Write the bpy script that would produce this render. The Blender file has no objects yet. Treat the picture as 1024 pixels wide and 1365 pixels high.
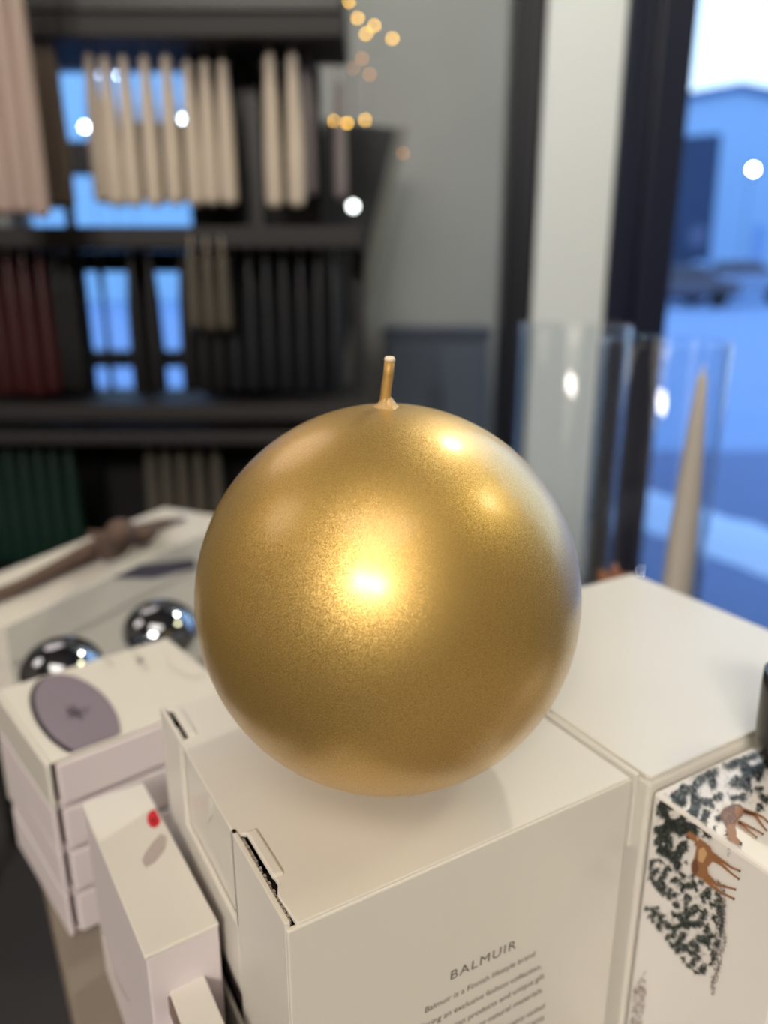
import bpy, bmesh, math, random
from mathutils import Vector, Matrix, noise
random.seed(7)
S = bpy.context.scene
COL = S.collection
R = math.radians

# ---------------------------------------------------------------- camera
F_PX, CX, CY, PITCH = 1035.0, 512.0, 682.5, R(17.2)
TABLE_Z = 0.75
CAM = Vector((0, 0, TABLE_Z + 0.2835))
cd = bpy.data.cameras.new('camera'); cam = bpy.data.objects.new('camera', cd); COL.objects.link(cam)
cam.location = CAM; cam.rotation_euler = (R(90) - PITCH, 0, 0)
cd.sensor_fit = 'VERTICAL'; cd.sensor_height = 36.0; cd.sensor_width = 27.0
cd.lens = 36.0 * F_PX / 1365.0; cd.clip_start = 0.01; cd.clip_end = 300
cd.dof.use_dof = True; cd.dof.focus_distance = 0.205; cd.dof.aperture_fstop = cd.lens / 4.5
S.camera = cam
S.view_settings.view_transform = 'Standard'; S.view_settings.look = 'None'
S.view_settings.gamma = 1.0; S.view_settings.use_curve_mapping = False
S.view_settings.exposure = 0.0

# ---------------------------------------------------------------- world: overcast dusk sky
W = bpy.data.worlds.new('world'); S.world = W; W.use_nodes = True
nt = W.node_tree; bg = nt.nodes['Background']
tc = nt.nodes.new('ShaderNodeTexCoord'); sep = nt.nodes.new('ShaderNodeSeparateXYZ')
cr = nt.nodes.new('ShaderNodeValToRGB')
nt.links.new(tc.outputs['Generated'], sep.inputs[0]); nt.links.new(sep.outputs['Z'], cr.inputs[0])
cr.color_ramp.elements[0].position = 0.0; cr.color_ramp.elements[0].color = (0.70, 0.86, 1.0, 1)
cr.color_ramp.elements[1].position = 0.6; cr.color_ramp.elements[1].color = (0.42, 0.66, 1.0, 1)
nt.links.new(cr.outputs[0], bg.inputs[0]); bg.inputs[1].default_value = 2.3

# ---------------------------------------------------------------- shop lamps (ceiling track spots) and an added overhead light
def lamp(name, loc, size, power, col=(1, .88, .72), target=(0, .25, .95), spread=180):
    l = bpy.data.lights.new(name, 'AREA'); l.shape = 'DISK'; l.size = size; l.energy = power; l.color = col
    l.spread = R(spread)
    o = bpy.data.objects.new(name, l); COL.objects.link(o); o.location = loc
    o.rotation_euler = (Vector(target) - Vector(loc)).to_track_quat('-Z', 'Y').to_euler()
    return o
lamp('lamp_behind', (-.94, -2.9, 2.72), .56, 50, (1, .92, .82))
lamp('lamp_behind', (-.36, -2.9, 2.56), .56, 50, (1, .92, .82))
lamp('lamp_front_right', (.77, 1.36, 2.36), .10, 10, (1, .90, .68))
lamp('lamp_right', (1.46, .46, 2.26), .34, 6, (1, .9, .50))
lamp('lamp_front_left', (-.86, 1.35, 1.98), .75, 2.6, (1, .82, .72))
lamp('lamp_overhead', (-.2, -.9, 3.1), 1.6, 25, (1, .88, .73))  # broad light added from above to brighten the box tops
lamp('lamp_far_left', (-2.2, .3, 2.6), 1.0, 7, (1, .85, .72), (-.6, 1.2, 1.1))
lamp('lamp_wall', (-.1, .7, 3.1), .3, 4, (1, .93, .82), (.1, 1.9, 1.4), 55)

# ---------------------------------------------------------------- pixel rays to points
def ray(px, py):
    u = (px - CX) / F_PX; v = (py - CY) / F_PX
    return Vector((u, math.cos(PITCH) - v * math.sin(PITCH), -(math.sin(PITCH) + v * math.cos(PITCH))))
def on_z(px, py, z):
    d = ray(px, py); return CAM + d * ((z - CAM.z) / d.z)
def on_y(px, py, y):
    d = ray(px, py); return CAM + d * (y / d.y)
def on_plane(px, py, p, n):
    d = ray(px, py); return CAM + d * ((p - CAM).dot(n) / d.dot(n))

# ---------------------------------------------------------------- materials
def lin(c):
    return tuple(((x / 255) / 12.92 if x <= 10 else (((x / 255) + .055) / 1.055) ** 2.4) for x in c) + (1,)
MATS = {}
def mat(name, rgb, rough=.5, metal=0, coat=0, noise_s=None, noise_a=.06, bump=None, emis=None, trans=0, ior=1.45, sub=0):
    if name in MATS: return MATS[name]
    m = bpy.data.materials.new(name); m.use_nodes = True; t = m.node_tree; b = t.nodes['Principled BSDF']
    c = lin(rgb); b.inputs['Base Color'].default_value = c
    b.inputs['Roughness'].default_value = rough; b.inputs['Metallic'].default_value = metal
    b.inputs['Coat Weight'].default_value = coat; b.inputs['IOR'].default_value = ior
    b.inputs['Transmission Weight'].default_value = trans
    if sub:
        b.inputs['Subsurface Weight'].default_value = sub; b.inputs['Subsurface Radius'].default_value = (.006, .004, .003)
        b.inputs['Subsurface Scale'].default_value = 1.0
    if emis:
        b.inputs['Emission Color'].default_value = lin(emis[0]); b.inputs['Emission Strength'].default_value = emis[1]
    tcn = t.nodes.new('ShaderNodeTexCoord')
    if noise_s:
        n = t.nodes.new('ShaderNodeTexNoise'); n.inputs['Scale'].default_value = noise_s; n.inputs['Detail'].default_value = 5
        r = t.nodes.new('ShaderNodeMapRange'); r.inputs[3].default_value = 1 - noise_a; r.inputs[4].default_value = 1 + noise_a
        mx = t.nodes.new('ShaderNodeVectorMath'); mx.operation = 'SCALE'; mx.inputs[0].default_value = c[:3]
        t.links.new(tcn.outputs['Object'], n.inputs[0]); t.links.new(n.outputs[0], r.inputs[0])
        t.links.new(r.outputs[0], mx.inputs['Scale']); t.links.new(mx.outputs[0], b.inputs['Base Color'])
    if bump:
        n2 = t.nodes.new('ShaderNodeTexNoise'); n2.inputs['Scale'].default_value = bump[0]; n2.inputs['Detail'].default_value = 3
        bp = t.nodes.new('ShaderNodeBump'); bp.inputs['Strength'].default_value = bump[1]; bp.inputs['Distance'].default_value = bump[2]
        t.links.new(tcn.outputs['Object'], n2.inputs[0]); t.links.new(n2.outputs[0], bp.inputs['Height'])
        t.links.new(bp.outputs[0], b.inputs['Normal'])
    MATS[name] = m
    return m
card = mat('white_card', (216, 212, 203), .36, coat=.14, noise_s=9, noise_a=.02, bump=(35, .12, .001))
card_in = mat('card_core', (120, 108, 96), .8)
card_edge = mat('card_edge', (196, 188, 180), .7, noise_s=60, noise_a=.1)
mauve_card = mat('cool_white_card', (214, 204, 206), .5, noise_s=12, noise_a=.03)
slit_dark = mat('dark_inside', (58, 50, 46), .9)
ink = mat('grey_ink', (108, 101, 94), .6)
black = mat('black_paint', (20, 20, 23), .45, noise_s=6, noise_a=.15)
black_frame = mat('black_frame', (14, 18, 28), .4, noise_s=3, noise_a=.1)
rack_m = mat('rack_grey_wood', (29, 27, 29), .6, noise_s=14, noise_a=.15)
back_m = mat('matte_black', (8, 8, 10), .8)

def gold_mat():
    m = bpy.data.materials.new('satin_gold'); m.use_nodes = True; t = m.node_tree; b = t.nodes['Principled BSDF']
    b.inputs['Metallic'].default_value = .80; b.inputs['Roughness'].default_value = .45
    b.inputs['Coat Weight'].default_value = .62; b.inputs['Coat Roughness'].default_value = .21; b.inputs['Coat IOR'].default_value = 1.5
    tcn = t.nodes.new('ShaderNodeTexCoord')
    v = t.nodes.new('ShaderNodeTexVoronoi'); v.inputs['Scale'].default_value = 5000
    t.links.new(tcn.outputs['Object'], v.inputs['Vector'])
    mix = t.nodes.new('ShaderNodeMix'); mix.data_type = 'RGBA'
    mix.inputs[6].default_value = (.55, .345, .085, 1); mix.inputs[7].default_value = (.74, .50, .165, 1)
    sp = t.nodes.new('ShaderNodeSeparateColor'); t.links.new(v.outputs['Color'], sp.inputs[0])
    t.links.new(sp.outputs[0], mix.inputs[0]); t.links.new(mix.outputs[2], b.inputs['Base Color'])
    # flakes tilt the surface a little
    sub = t.nodes.new('ShaderNodeVectorMath'); sub.operation = 'SUBTRACT'; sub.inputs[1].default_value = (.5, .5, .5)
    t.links.new(v.outputs['Color'], sub.inputs[0])
    sc = t.nodes.new('ShaderNodeVectorMath'); sc.operation = 'SCALE'; sc.inputs['Scale'].default_value = .155
    t.links.new(sub.outputs[0], sc.inputs[0])
    g = t.nodes.new('ShaderNodeNewGeometry'); ad = t.nodes.new('ShaderNodeVectorMath'); ad.operation = 'ADD'
    t.links.new(g.outputs['Normal'], ad.inputs[0]); t.links.new(sc.outputs[0], ad.inputs[1])
    nm = t.nodes.new('ShaderNodeVectorMath'); nm.operation = 'NORMALIZE'; t.links.new(ad.outputs[0], nm.inputs[0])
    t.links.new(nm.outputs[0], b.inputs['Normal'])
    return m
gold = gold_mat()

def pane_mat(name, tint=(.93, .96, 1, 1), refl=1.0):
    m = bpy.data.materials.new(name); m.use_nodes = True; t = m.node_tree; t.nodes.remove(t.nodes['Principled BSDF'])
    tr = t.nodes.new('ShaderNodeBsdfTransparent'); tr.inputs[0].default_value = tint
    gl = t.nodes.new('ShaderNodeBsdfGlossy'); gl.inputs['Roughness'].default_value = .01
    lw = t.nodes.new('ShaderNodeLayerWeight'); lw.inputs[0].default_value = .5
    fr = t.nodes.new('ShaderNodeMath'); fr.operation = 'POWER'; fr.inputs[1].default_value = 4.5
    t.links.new(lw.outputs['Facing'], fr.inputs[0])
    mu = t.nodes.new('ShaderNodeMath'); mu.operation = 'MULTIPLY_ADD'; mu.inputs[1].default_value = .8 * refl; mu.inputs[2].default_value = .035
    mx = t.nodes.new('ShaderNodeMixShader')
    t.links.new(fr.outputs[0], mu.inputs[0]); t.links.new(mu.outputs[0], mx.inputs[0])
    t.links.new(tr.outputs[0], mx.inputs[1]); t.links.new(gl.outputs[0], mx.inputs[2])
    t.links.new(mx.outputs[0], t.nodes['Material Output'].inputs[0])
    return m
pane = pane_mat('window_glass')
glass = pane_mat('clear_glass', (.965, .98, .99, 1), 1.1)

# ---------------------------------------------------------------- mesh helpers
def obj(name, bm, m, parent=None, smooth=False, bevel=0, loc=None):
    me = bpy.data.meshes.new(name); bmesh.ops.recalc_face_normals(bm, faces=bm.faces[:]); bm.to_mesh(me); bm.free()
    for mm in (m if isinstance(m, (list, tuple)) else [m]): me.materials.append(mm)
    if smooth: me.polygons.foreach_set('use_smooth', [True] * len(me.polygons))
    o = bpy.data.objects.new(name, me); COL.objects.link(o)
    if loc is not None: o.location = loc
    if parent: o.parent = parent
    if bevel:
        bv = o.modifiers.new('bevel', 'BEVEL'); bv.width = bevel; bv.segments = 2; bv.limit_method = 'ANGLE'; bv.angle_limit = R(40)
    return o
def tag(o, label, cat, group=None, kind=None):
    o['label'] = label; o['category'] = cat
    if group: o['group'] = group
    if kind: o['kind'] = kind
    return o
def empty(name, loc=(0, 0, 0), rz=0):
    o = bpy.data.objects.new(name, None); COL.objects.link(o); o.location = loc; o.rotation_euler = (0, 0, rz)
    o.empty_display_size = .02; return o
def struct(o): o['kind'] = 'structure'; return o
def B(bm, x0, x1, y0, y1, z0, z1, mi=0):
    vs = [bm.verts.new((x, y, z)) for z in (z0, z1) for (x, y) in ((x0, y0), (x1, y0), (x1, y1), (x0, y1))]
    for f in ((3, 2, 1, 0), (4, 5, 6, 7), (0, 1, 5, 4), (1, 2, 6, 5), (2, 3, 7, 6), (3, 0, 4, 7)):
        bm.faces.new([vs[i] for i in f]).material_index = mi
def box(*a):
    bm = bmesh.new(); B(bm, *a); return bm
def boxes(*l):
    bm = bmesh.new()
    for a in l: B(bm, *a)
    return bm
def lathe(bm, prof, seg=32, cx=0, cy=0, cz=0, close=False):
    rings = []
    for r, z in prof:
        if r < 1e-6: rings.append([bm.verts.new((cx, cy, cz + z))])
        else: rings.append([bm.verts.new((cx + r * math.cos(2 * math.pi * i / seg), cy + r * math.sin(2 * math.pi * i / seg), cz + z)) for i in range(seg)])
    pairs = list(zip(rings[:-1], rings[1:]))
    if close: pairs.append((rings[-1], rings[0]))
    for a, b in pairs:
        for i in range(seg):
            j = (i + 1) % seg
            if len(a) == 1 and len(b) == 1: continue
            if len(a) == 1: bm.faces.new((a[0], b[i], b[j]))
            elif len(b) == 1: bm.faces.new((a[i], a[j], b[0]))
            else: bm.faces.new((a[i], a[j], b[j], b[i]))
    return bm
def tube(bm, pts, rads, seg=8):
    pts = [Vector(p) for p in pts]
    if not isinstance(rads, (list, tuple)): rads = [rads] * len(pts)
    rings = []; up = Vector((0.13, 0.31, 0.94)).normalized()
    for i, p in enumerate(pts):
        d = (pts[min(i + 1, len(pts) - 1)] - pts[max(i - 1, 0)]).normalized()
        a = d.cross(up)
        if a.length < .1: a = d.cross(Vector((1, 0, 0)))
        a.normalize(); b = d.cross(a)
        rings.append([bm.verts.new(p + (a * math.cos(2 * math.pi * k / seg) + b * math.sin(2 * math.pi * k / seg)) * rads[i]) for k in range(seg)])
    for a, b in zip(rings[:-1], rings[1:]):
        for k in range(seg):
            bm.faces.new((a[k], a[(k + 1) % seg], b[(k + 1) % seg], b[k]))
    bm.faces.new(rings[0]); bm.faces.new(rings[-1][::-1])
    return bm
def prism(bm, poly, n, depth, mi=0):
    """closed polygon (3-D points) extruded by n*depth"""
    n = Vector(n) * depth
    a = [bm.verts.new(p) for p in poly]; b = [bm.verts.new(Vector(p) + n) for p in poly]
    bm.faces.new(a).material_index = mi; bm.faces.new(b[::-1]).material_index = mi
    for i in range(len(a)):
        j = (i + 1) % len(a); bm.faces.new((a[j], a[i], b[i], b[j])).material_index = mi
    return bm
def flat(bm, poly, mi=0):
    f = bm.faces.new([bm.verts.new(p) for p in poly]); f.material_index = mi; return f

class Frame:
    def __init__(s, o, ang):
        s.m = Matrix.Translation(Vector(o)) @ Matrix.Rotation(ang, 4, 'Z'); s.i = s.m.inverted(); s.o = Vector(o); s.a = ang
        s.ex = s.m.to_3x3() @ Vector((1, 0, 0)); s.ey = s.m.to_3x3() @ Vector((0, 1, 0))
    def L(s, v): return s.i @ v
    def px_x(s, px, py, x=0):  # pixel on the plane local x = const
        return s.L(on_plane(px, py, s.m @ Vector((x, 0, 0)), s.ex))
    def px_y(s, px, py, y=0):
        return s.L(on_plane(px, py, s.m @ Vector((0, y, 0)), s.ey))
    def px_z(s, px, py, z):
        return s.L(on_z(px, py, s.o.z + z))

TH = R(30.3)
E2 = Vector((math.cos(TH), math.sin(TH), 0)); E1 = Vector((-math.sin(TH), math.cos(TH), 0))

# ================================================================ SETTING
WB = 1.90      # back wall distance
FL = 0.0
floor_m = mat('dark_floor', (58, 54, 53), .55, noise_s=4, noise_a=.2)
struct(obj('floor', box(-3, 3, -4, 2.1, -.05, 0), floor_m))
plaster = mat('grey_plaster', (124, 128, 128), .85, noise_s=3.5, noise_a=.14)
light_wall = mat('warm_wall', (140, 128, 116), .8, noise_s=2, noise_a=.1)
ceil_m = mat('ceiling_paint', (120, 112, 104), .9, noise_s=2, noise_a=.08)
struct(obj('ceiling', box(-3, 3, -4, 2.1, 3.2, 3.3), ceil_m))
struct(obj('wall_left', box(-3.1, -3, -4, 2.1, 0, 3.2), light_wall))
struct(obj('wall_right', box(3, 3.1, -4, 1.5, 0, 3.2), light_wall))
struct(obj('wall_rear', box(-3.1, 3.1, -4.1, -4, 0, 3.2), light_wall))
zc = CAM.z
wx0, wx1, wz0, wz1 = -.86, -.43, zc - .30, zc + .45
struct(obj('wall_back', boxes((-3, wx0, WB, WB + .12, 0, 3.2), (wx1, .45, WB, WB + .12, 0, 3.2),
                              (wx0, wx1, WB, WB + .12, 0, wz0), (wx0, wx1, WB, WB + .12, wz1, 3.2)), plaster))
w2 = struct(obj('window_2', boxes((wx0, wx0 + .02, WB + .03, WB + .08, wz0, wz1), (wx1 - .02, wx1, WB + .03, WB + .08, wz0, wz1),
                                  (wx0, wx1, WB + .03, WB + .08, wz1 - .02, wz1), (wx0, wx1, WB + .03, WB + .08, wz0, wz0 + .02),
                                  (wx0, wx1, WB + .03, WB + .08, zc - .225, zc - .185),
                                  (wx0, wx1, WB + .03, WB + .08, zc + .215, zc + .285)), black_frame, bevel=.003))
obj('window_pane', box(wx0 + .01, wx1 - .01, WB + .05, WB + .056, wz0 + .01, wz1 - .01), pane, w2)
# pillar and black frames beside the shop window
YF = 1.5
col_m = mat('pillar_paint', (204, 212, 216), .6, noise_s=5, noise_a=.03)
struct(obj('trim_1', boxes((.224, .272, YF, YF + .09, 0, 3.2), (.236, .272, YF - .02, YF, 0, 3.2)), black_frame, bevel=.004))
struct(obj('trim_2', box(.272, .404, YF - .03, YF + .14, 0, 3.2), col_m, bevel=.006))
fr_m = mat('window_frame_black', (24, 30, 50), .35, noise_s=2, noise_a=.1)
w1 = struct(obj('window_1', boxes((.404, .428, YF - .03, YF + .1, 0, 3.2), (.428, .456, YF - .012, YF + .1, 0, 3.2),
                                  (.456, .470, YF - .045, YF + .1, 0, 3.2), (.470, .502, YF - .02, YF + .1, 0, 3.2),
                                  (.502, .531, YF + .0, YF + .1, 0, 3.2), (.531, 3, YF, YF + .1, 3.1, 3.2),
                                  (.531, 3, YF, YF + .1, 0, .06), (2.95, 3, YF, YF + .1, .06, 3.1)), fr_m, bevel=.003))
obj('window_pane', box(.525, 2.96, YF + .045, YF + .053, .05, 3.11), pane, w1)

# ---------------------------------------------------------------- outside
def out(px, py, z): return on_z(px, py, z)
GZ = 0.0
snow = mat('trodden_snow', (112, 140, 182), .8, noise_s=1.2, noise_a=.12, bump=(6, .3, .02))
snow_b = mat('clean_snow', (164, 186, 216), .8, noise_s=2, noise_a=.08, bump=(9, .4, .02))
wet = mat('wet_paving', (62, 88, 136), .6, noise_s=3, noise_a=.18)
struct(obj('ground', box(-60, 60, 4.6, 90, -.06, -.01), snow))
struct(obj('pavement', box(-8, 12, 1.7, 4.6, -.06, 0), wet))
# snow ridge along the kerb
bm = bmesh.new(); n = 60; rows = []
pA = out(800, 655, 0); pB = out(1050, 745, 0); dr = (pB - pA).normalized(); nr = Vector((-dr.y, dr.x, 0))
for i in range(n + 1):
    p = pA + dr * (-3 + 6.5 * i / n); row = []
    for k in range(9):
        s = k / 8; h = math.sin(math.pi * s) * (.045 + .02 * noise.noise(p * 3)) - .005
        row.append(bm.verts.new(p + nr * (s - .5) * .5 + Vector((0, 0, h + .01 * noise.noise(p * 9 + Vector((k, 0, 0)))))))
    rows.append(row)
for a, b in zip(rows[:-1], rows[1:]):
    for k in range(8): bm.faces.new((a[k], a[k + 1], b[k + 1], b[k]))
tag(obj('snow_bank', bm, snow_b, smooth=True), 'pale snow bank along the pavement edge outside the window', 'snow', kind='stuff')

bld_m = mat('pale_blue_cladding', (134, 168, 204), .7, noise_s=.3, noise_a=.05)
dk_m = mat('dark_blue_cladding', (28, 52, 84), .7, noise_s=.4, noise_a=.1)
roof_m = mat('slate_roof', (70, 104, 150), .7)
def bld(name, m, poly, y, depth, label, cat='building'):
    pts = [on_y(px, py, y) for px, py in poly]
    for p in pts:
        if p.z < 1.2: p.z = -.02
    o = obj(name, prism(bmesh.new(), pts, (0, 1, 0), depth), m)
    tag(o, label, cat); return o
b1 = bld('gabled_building', bld_m, [(880, 420), (890, 132), (925, 128), (990, 116), (1040, 126), (1300, 190), (1300, 420)], 36, 9,
         'large pale blue gabled building across the street outside')
rp = [on_y(px, py, 35.8) for px, py in [(880, 127), (925, 121), (990, 109), (1040, 119), (1310, 185), (1310, 195), (1040, 129), (990, 119), (925, 131), (880, 137)]]
obj('roof_edge', prism(bmesh.new(), rp, (0, 1, 0), 9.4), roof_m, b1)
for k, (a, b_, c, d_) in enumerate([(1000, 300, 1020, 360), (1040, 300, 1065, 365)]):
    q = on_y(a, d_, 35.98); q2 = on_y(c, b_, 35.98)
    obj('window', box(q.x, q2.x, 35.93, 36.02, q.z, q2.z), mat('far_glass', (96, 140, 196), .2), b1)
b2 = bld('dark_building', dk_m, [(885, 430), (905, 182), (962, 178), (938, 430)], 30, 2,
         'narrow dark blue building left of the pale gabled building outside')
q = on_y(915, 330, 29.9); q2 = on_y(945, 300, 29.9)
obj('window_strip', box(q.x, q2.x, 29.9, 30.02, q.z, q2.z), mat('far_dark_glass', (38, 66, 108), .2), b2)
b3 = bld('blue_backdrop', mat('backdrop_blue', (150, 188, 214), .8), [(-150, 500), (-150, -60), (330, -60), (330, 500)], 30, 6,
         'added blue building front showing between the hanging candles')  # facade added so blue shows between the candles instead of white sky
q = on_y(-150, -66, 30); q2 = on_y(330, -80, 30)
obj('roof_edge', box(q.x - .3, q2.x + .3, 29.6, 36.3, q.z - .2, q.z + .3), roof_m, b3)
# bright lamps outside
lamp_glow = mat('lamp_glow', (255, 250, 240), .3, emis=((255, 250, 240), 60))
lamp_body = mat('lamp_body', (60, 66, 76), .4, metal=.5)
def wall_lamp(px, py, y, r, label, m=lamp_glow):
    p = on_y(px, py, y)
    o = obj('street_lamp', tube(bmesh.new(), [(p.x, y + .05, 0), (p.x, y + .05, p.z + r), (p.x, y - .05, p.z + r * 1.6)], r * .15, 8), lamp_body)
    obj('lamp_globe', lathe(bmesh.new(), [(0, -r)] + [(r * math.cos(a), r * math.sin(a)) for a in [R(-75 + 15 * i) for i in range(11)]] + [(0, r)], 20, p.x, y - .05, p.z), m, o, True)
    tag(o, label, 'lamp', 'outdoor lamps seen through the glass'); return o
wall_lamp(1003, 226, 20, .06, 'bright white glowing globe in front of the gabled building')  # small white glowing globe on a pole before the facade
glow2 = mat('lamp_glow_cool', (225, 240, 255), .3, emis=((225, 240, 255), 30))
for px, py, l in ((115, 170, 'bright lamp glimpsed left of the pale hanging candles, against blue'),
                  (136, 96, 'left one of two lamps close together behind the tops of the pale candles'),
                  (162, 100, 'right one of two lamps close together behind the tops of the pale candles'),
                  (245, 160, 'bright lamp glimpsed between the pale candles on the right side')):
    wall_lamp(px, py, 12, .036, l, glow2)
# car across the street
def car(px, py, y, rgb, label, s=1.0):
    p = on_y(px, py, y); root = empty('car', (p.x, y, -.01)); root.scale = (s, s, s)
    prof = [(-2.1, .35), (-2.15, .75), (-1.9, .92), (-1.25, 1.0), (-.75, 1.42), (.65, 1.45), (1.35, 1.02), (2.05, .88), (2.12, .4)]
    pm = mat('car_paint_%d' % rgb[0], rgb, .3, coat=.5)
    obj('body', prism(bmesh.new(), [(a, -.85, b) for a, b in prof], (0, 1, 0), 1.7), pm, root, bevel=.06)
    gm = mat('car_glass', (30, 44, 66), .1)
    obj('side_window', prism(bmesh.new(), [(-1.1, -.87, 1.0), (-.7, -.87, 1.34), (.6, -.87, 1.37), (1.15, -.87, 1.02)], (0, 1, 0), .02), gm, root)
    tm = mat('tyre', (16, 18, 24), .8)
    for x in (-1.35, 1.35):
        bm = lathe(bmesh.new(), [(0, -.1), (.3, -.1), (.34, -.06), (.34, .06), (.3, .1), (0, .1)], 20)
        w = obj('wheel', bm, tm, root); w.rotation_euler = (R(90), 0, 0); w.location = (x, -.8, .34)
    tag(root, label, 'car'); return root
car(965, 395, 27, (96, 128, 170), 'pale blue snow-dusted car parked before the gabled building')
car(895, 400, 24.5, (40, 50, 80), 'dark car parked left of the pale car outside', .85)

# ================================================================ TABLE
tab_m = mat('table_top', (128, 118, 106), .5, noise_s=20, noise_a=.08)
def tp(e2, e1, z): return E2 * e2 + E1 * e1 + Vector((0, 0, z))
eL = (-.146 * E2.x + .274 * E2.y); table = empty('display_table', tp((eL + .5) / 2, .25, 0), TH)
tf = Frame(table.location, TH)
def tl(e2, e1): return (e2 - (eL + .5) / 2, e1 - .25)
x0, y0 = tl(eL, -.45); x1, y1 = tl(.50, .70)
obj('table_top', box(x0, x1, y0, y1, TABLE_Z - .03, TABLE_Z), tab_m, table, bevel=.002)
legm = mat('table_leg', (30, 29, 30), .5)
for a in (x0 + .02, x1 - .06):
    for b in (y0 + .02, y1 - .06):
        obj('leg', box(a, a + .04, b, b + .04, 0, TABLE_Z - .03), legm, table, bevel=.002)
tag(table, 'grey-brown display table carrying the white boxes and the glasses', 'table')

# ================================================================ MAIN BOX UNDER THE CANDLE
Bpt = on_z(383, 1240, CAM.z - .1585)
BW, BD, BH = .1225, .1207, .125
T = .0016
mb = empty('candle_box', (Bpt.x, Bpt.y, TABLE_Z), TH)
fm = Frame((Bpt.x, Bpt.y, TABLE_Z), TH)
tag(mb, 'tall white cardboard gift box directly under the gold ball candle', 'box')
# three plain walls and bottom
obj('box_body', boxes((0, BW, 0, T, 0, BH - .0008), (BW - T, BW, T, BD, 0, BH - .0008), (T, BW - T, BD - T, BD, 0, BH - .0008),
                      (T, BW - T, T, BD - T, 0, T)), card, mb, bevel=.0005)
# left wall, U-shaped, from the pixels of its cut-outs
s_far = fm.px_x(241, 1016).y; s_near = fm.px_x(312, 1133).y
h_mid = fm.px_x(314, 1217).z; h_mid2 = fm.px_x(244, 1100).z
hz = (h_mid + h_mid2) / 2
wq = [fm.px_x(*p) for p in ((268, 1206), (306, 1281), (309, 1337), (270, 1256))]
wy0 = min(v.y for v in wq) - .011; wy1 = max(v.y for v in wq) - .011; wz1_ = (wq[0].z + wq[1].z) / 2; wz0_ = (wq[2].z + wq[3].z) / 2
print('left face', s_far, s_near, hz, wy0, wy1, wz0_, wz1_)
bm = bmesh.new()
B(bm, 0, T, T, wy0, wz0_, BH + .0004)            # near strip
B(bm, 0, T, wy0, s_near, hz, BH + .0004)
B(bm, 0, T, s_far, BD, wz0_, BH + .0004)            # far strip
B(bm, 0, T, wy0, s_far, wz1_, hz)
B(bm, 0, T, wy1, s_far, wz0_, wz1_)
B(bm, 0, T, T, BD, 0, wz0_)
obj('side_panel', bm, card, mb, bevel=.0003)
obj('tuck_flap', boxes((T * 1.1, T * 2.0, s_near - .012, s_far + .012, BH - .07, BH - T - .0001)), card, mb, bevel=.0003)
# half-round thumb tab lying against the tuck flap
ty = (s_near + s_far) / 2 + .010; pts = []
for i in range(13):
    a = math.pi * i / 12; pts.append(Vector((T * .35, ty + .0135 * math.cos(a), BH - .0012 - .0185 * math.sin(a) ** .8)))
obj('thumb_tab', prism(bmesh.new(), pts, (1, 0, 0), T * .8), card, mb, bevel=.0003)
# lid with notched left corners
lx = .0042
pts = [(T * .2, s_near), (T * .2, s_far), (lx, s_far + .001), (lx, BD - .004), (T * .6, BD - .0015), (BW - .0004, BD - .0006), (BW - .0004, -.0002 + .0006),
       (.0030, .0006), (.0024, .012), (lx, .016), (lx, s_near - .001)]
obj('lid', prism(bmesh.new(), [Vector((a, b, BH - T)) for a, b in pts], (0, 0, 1), T), card, mb, bevel=.0004)
# raised rounded tabs beside the slits
for a, b in ((s_near - .001, .018), (BD - .006, s_far + .001)):
    obj('slit_tab', boxes((lx - .0006, lx + .0028, min(a, b), max(a, b), BH - .001, BH + .0008)), card, mb, bevel=.0007)
# corrugated edge strips seen in the slits
bm = bmesh.new(); y = .003; k = 0
while y < s_near - .004:
    B(bm, T, T + .0008 + .0004 * (k % 2), y, y + .0011, BH - .003, BH - .0008); y += .0016; k += 1
obj('corrugated_edge', bm, card_edge, mb)
obj('slit_shade_block', box(T * 2.2, lx + .006, T, s_near - .013, BH - .02, BH - T - .004), slit_dark, mb)  # dark blocks stand in for the shade inside the lid slits
obj('slit_shade_block', box(T * 2.2, lx + .006, s_far + .013, BD - T * 1.5, BH - .02, BH - T - .004), slit_dark, mb)
# window: crumpled plastic behind
bm = bmesh.new(); g = 10; gr = []
for i in range(g + 1):
    row = []
    for j in range(g + 1):
        yy = wy0 - .002 + (wy1 - wy0 + .004) * i / g; zz = wz0_ - .002 + (wz1_ - wz0_ + .004) * j / g
        row.append(bm.verts.new((T * 1.6 + .0015 * noise.noise(Vector((yy * 220, zz * 120, 1))) + .001, yy, zz)))
    gr.append(row)
for i in range(g):
    for j in range(g): bm.faces.new((gr[i][j], gr[i + 1][j], gr[i + 1][j + 1], gr[i][j + 1]))
obj('window_film', bm, mat('dark_film', (140, 128, 132), .22, noise_s=300, noise_a=.5), mb)
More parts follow.
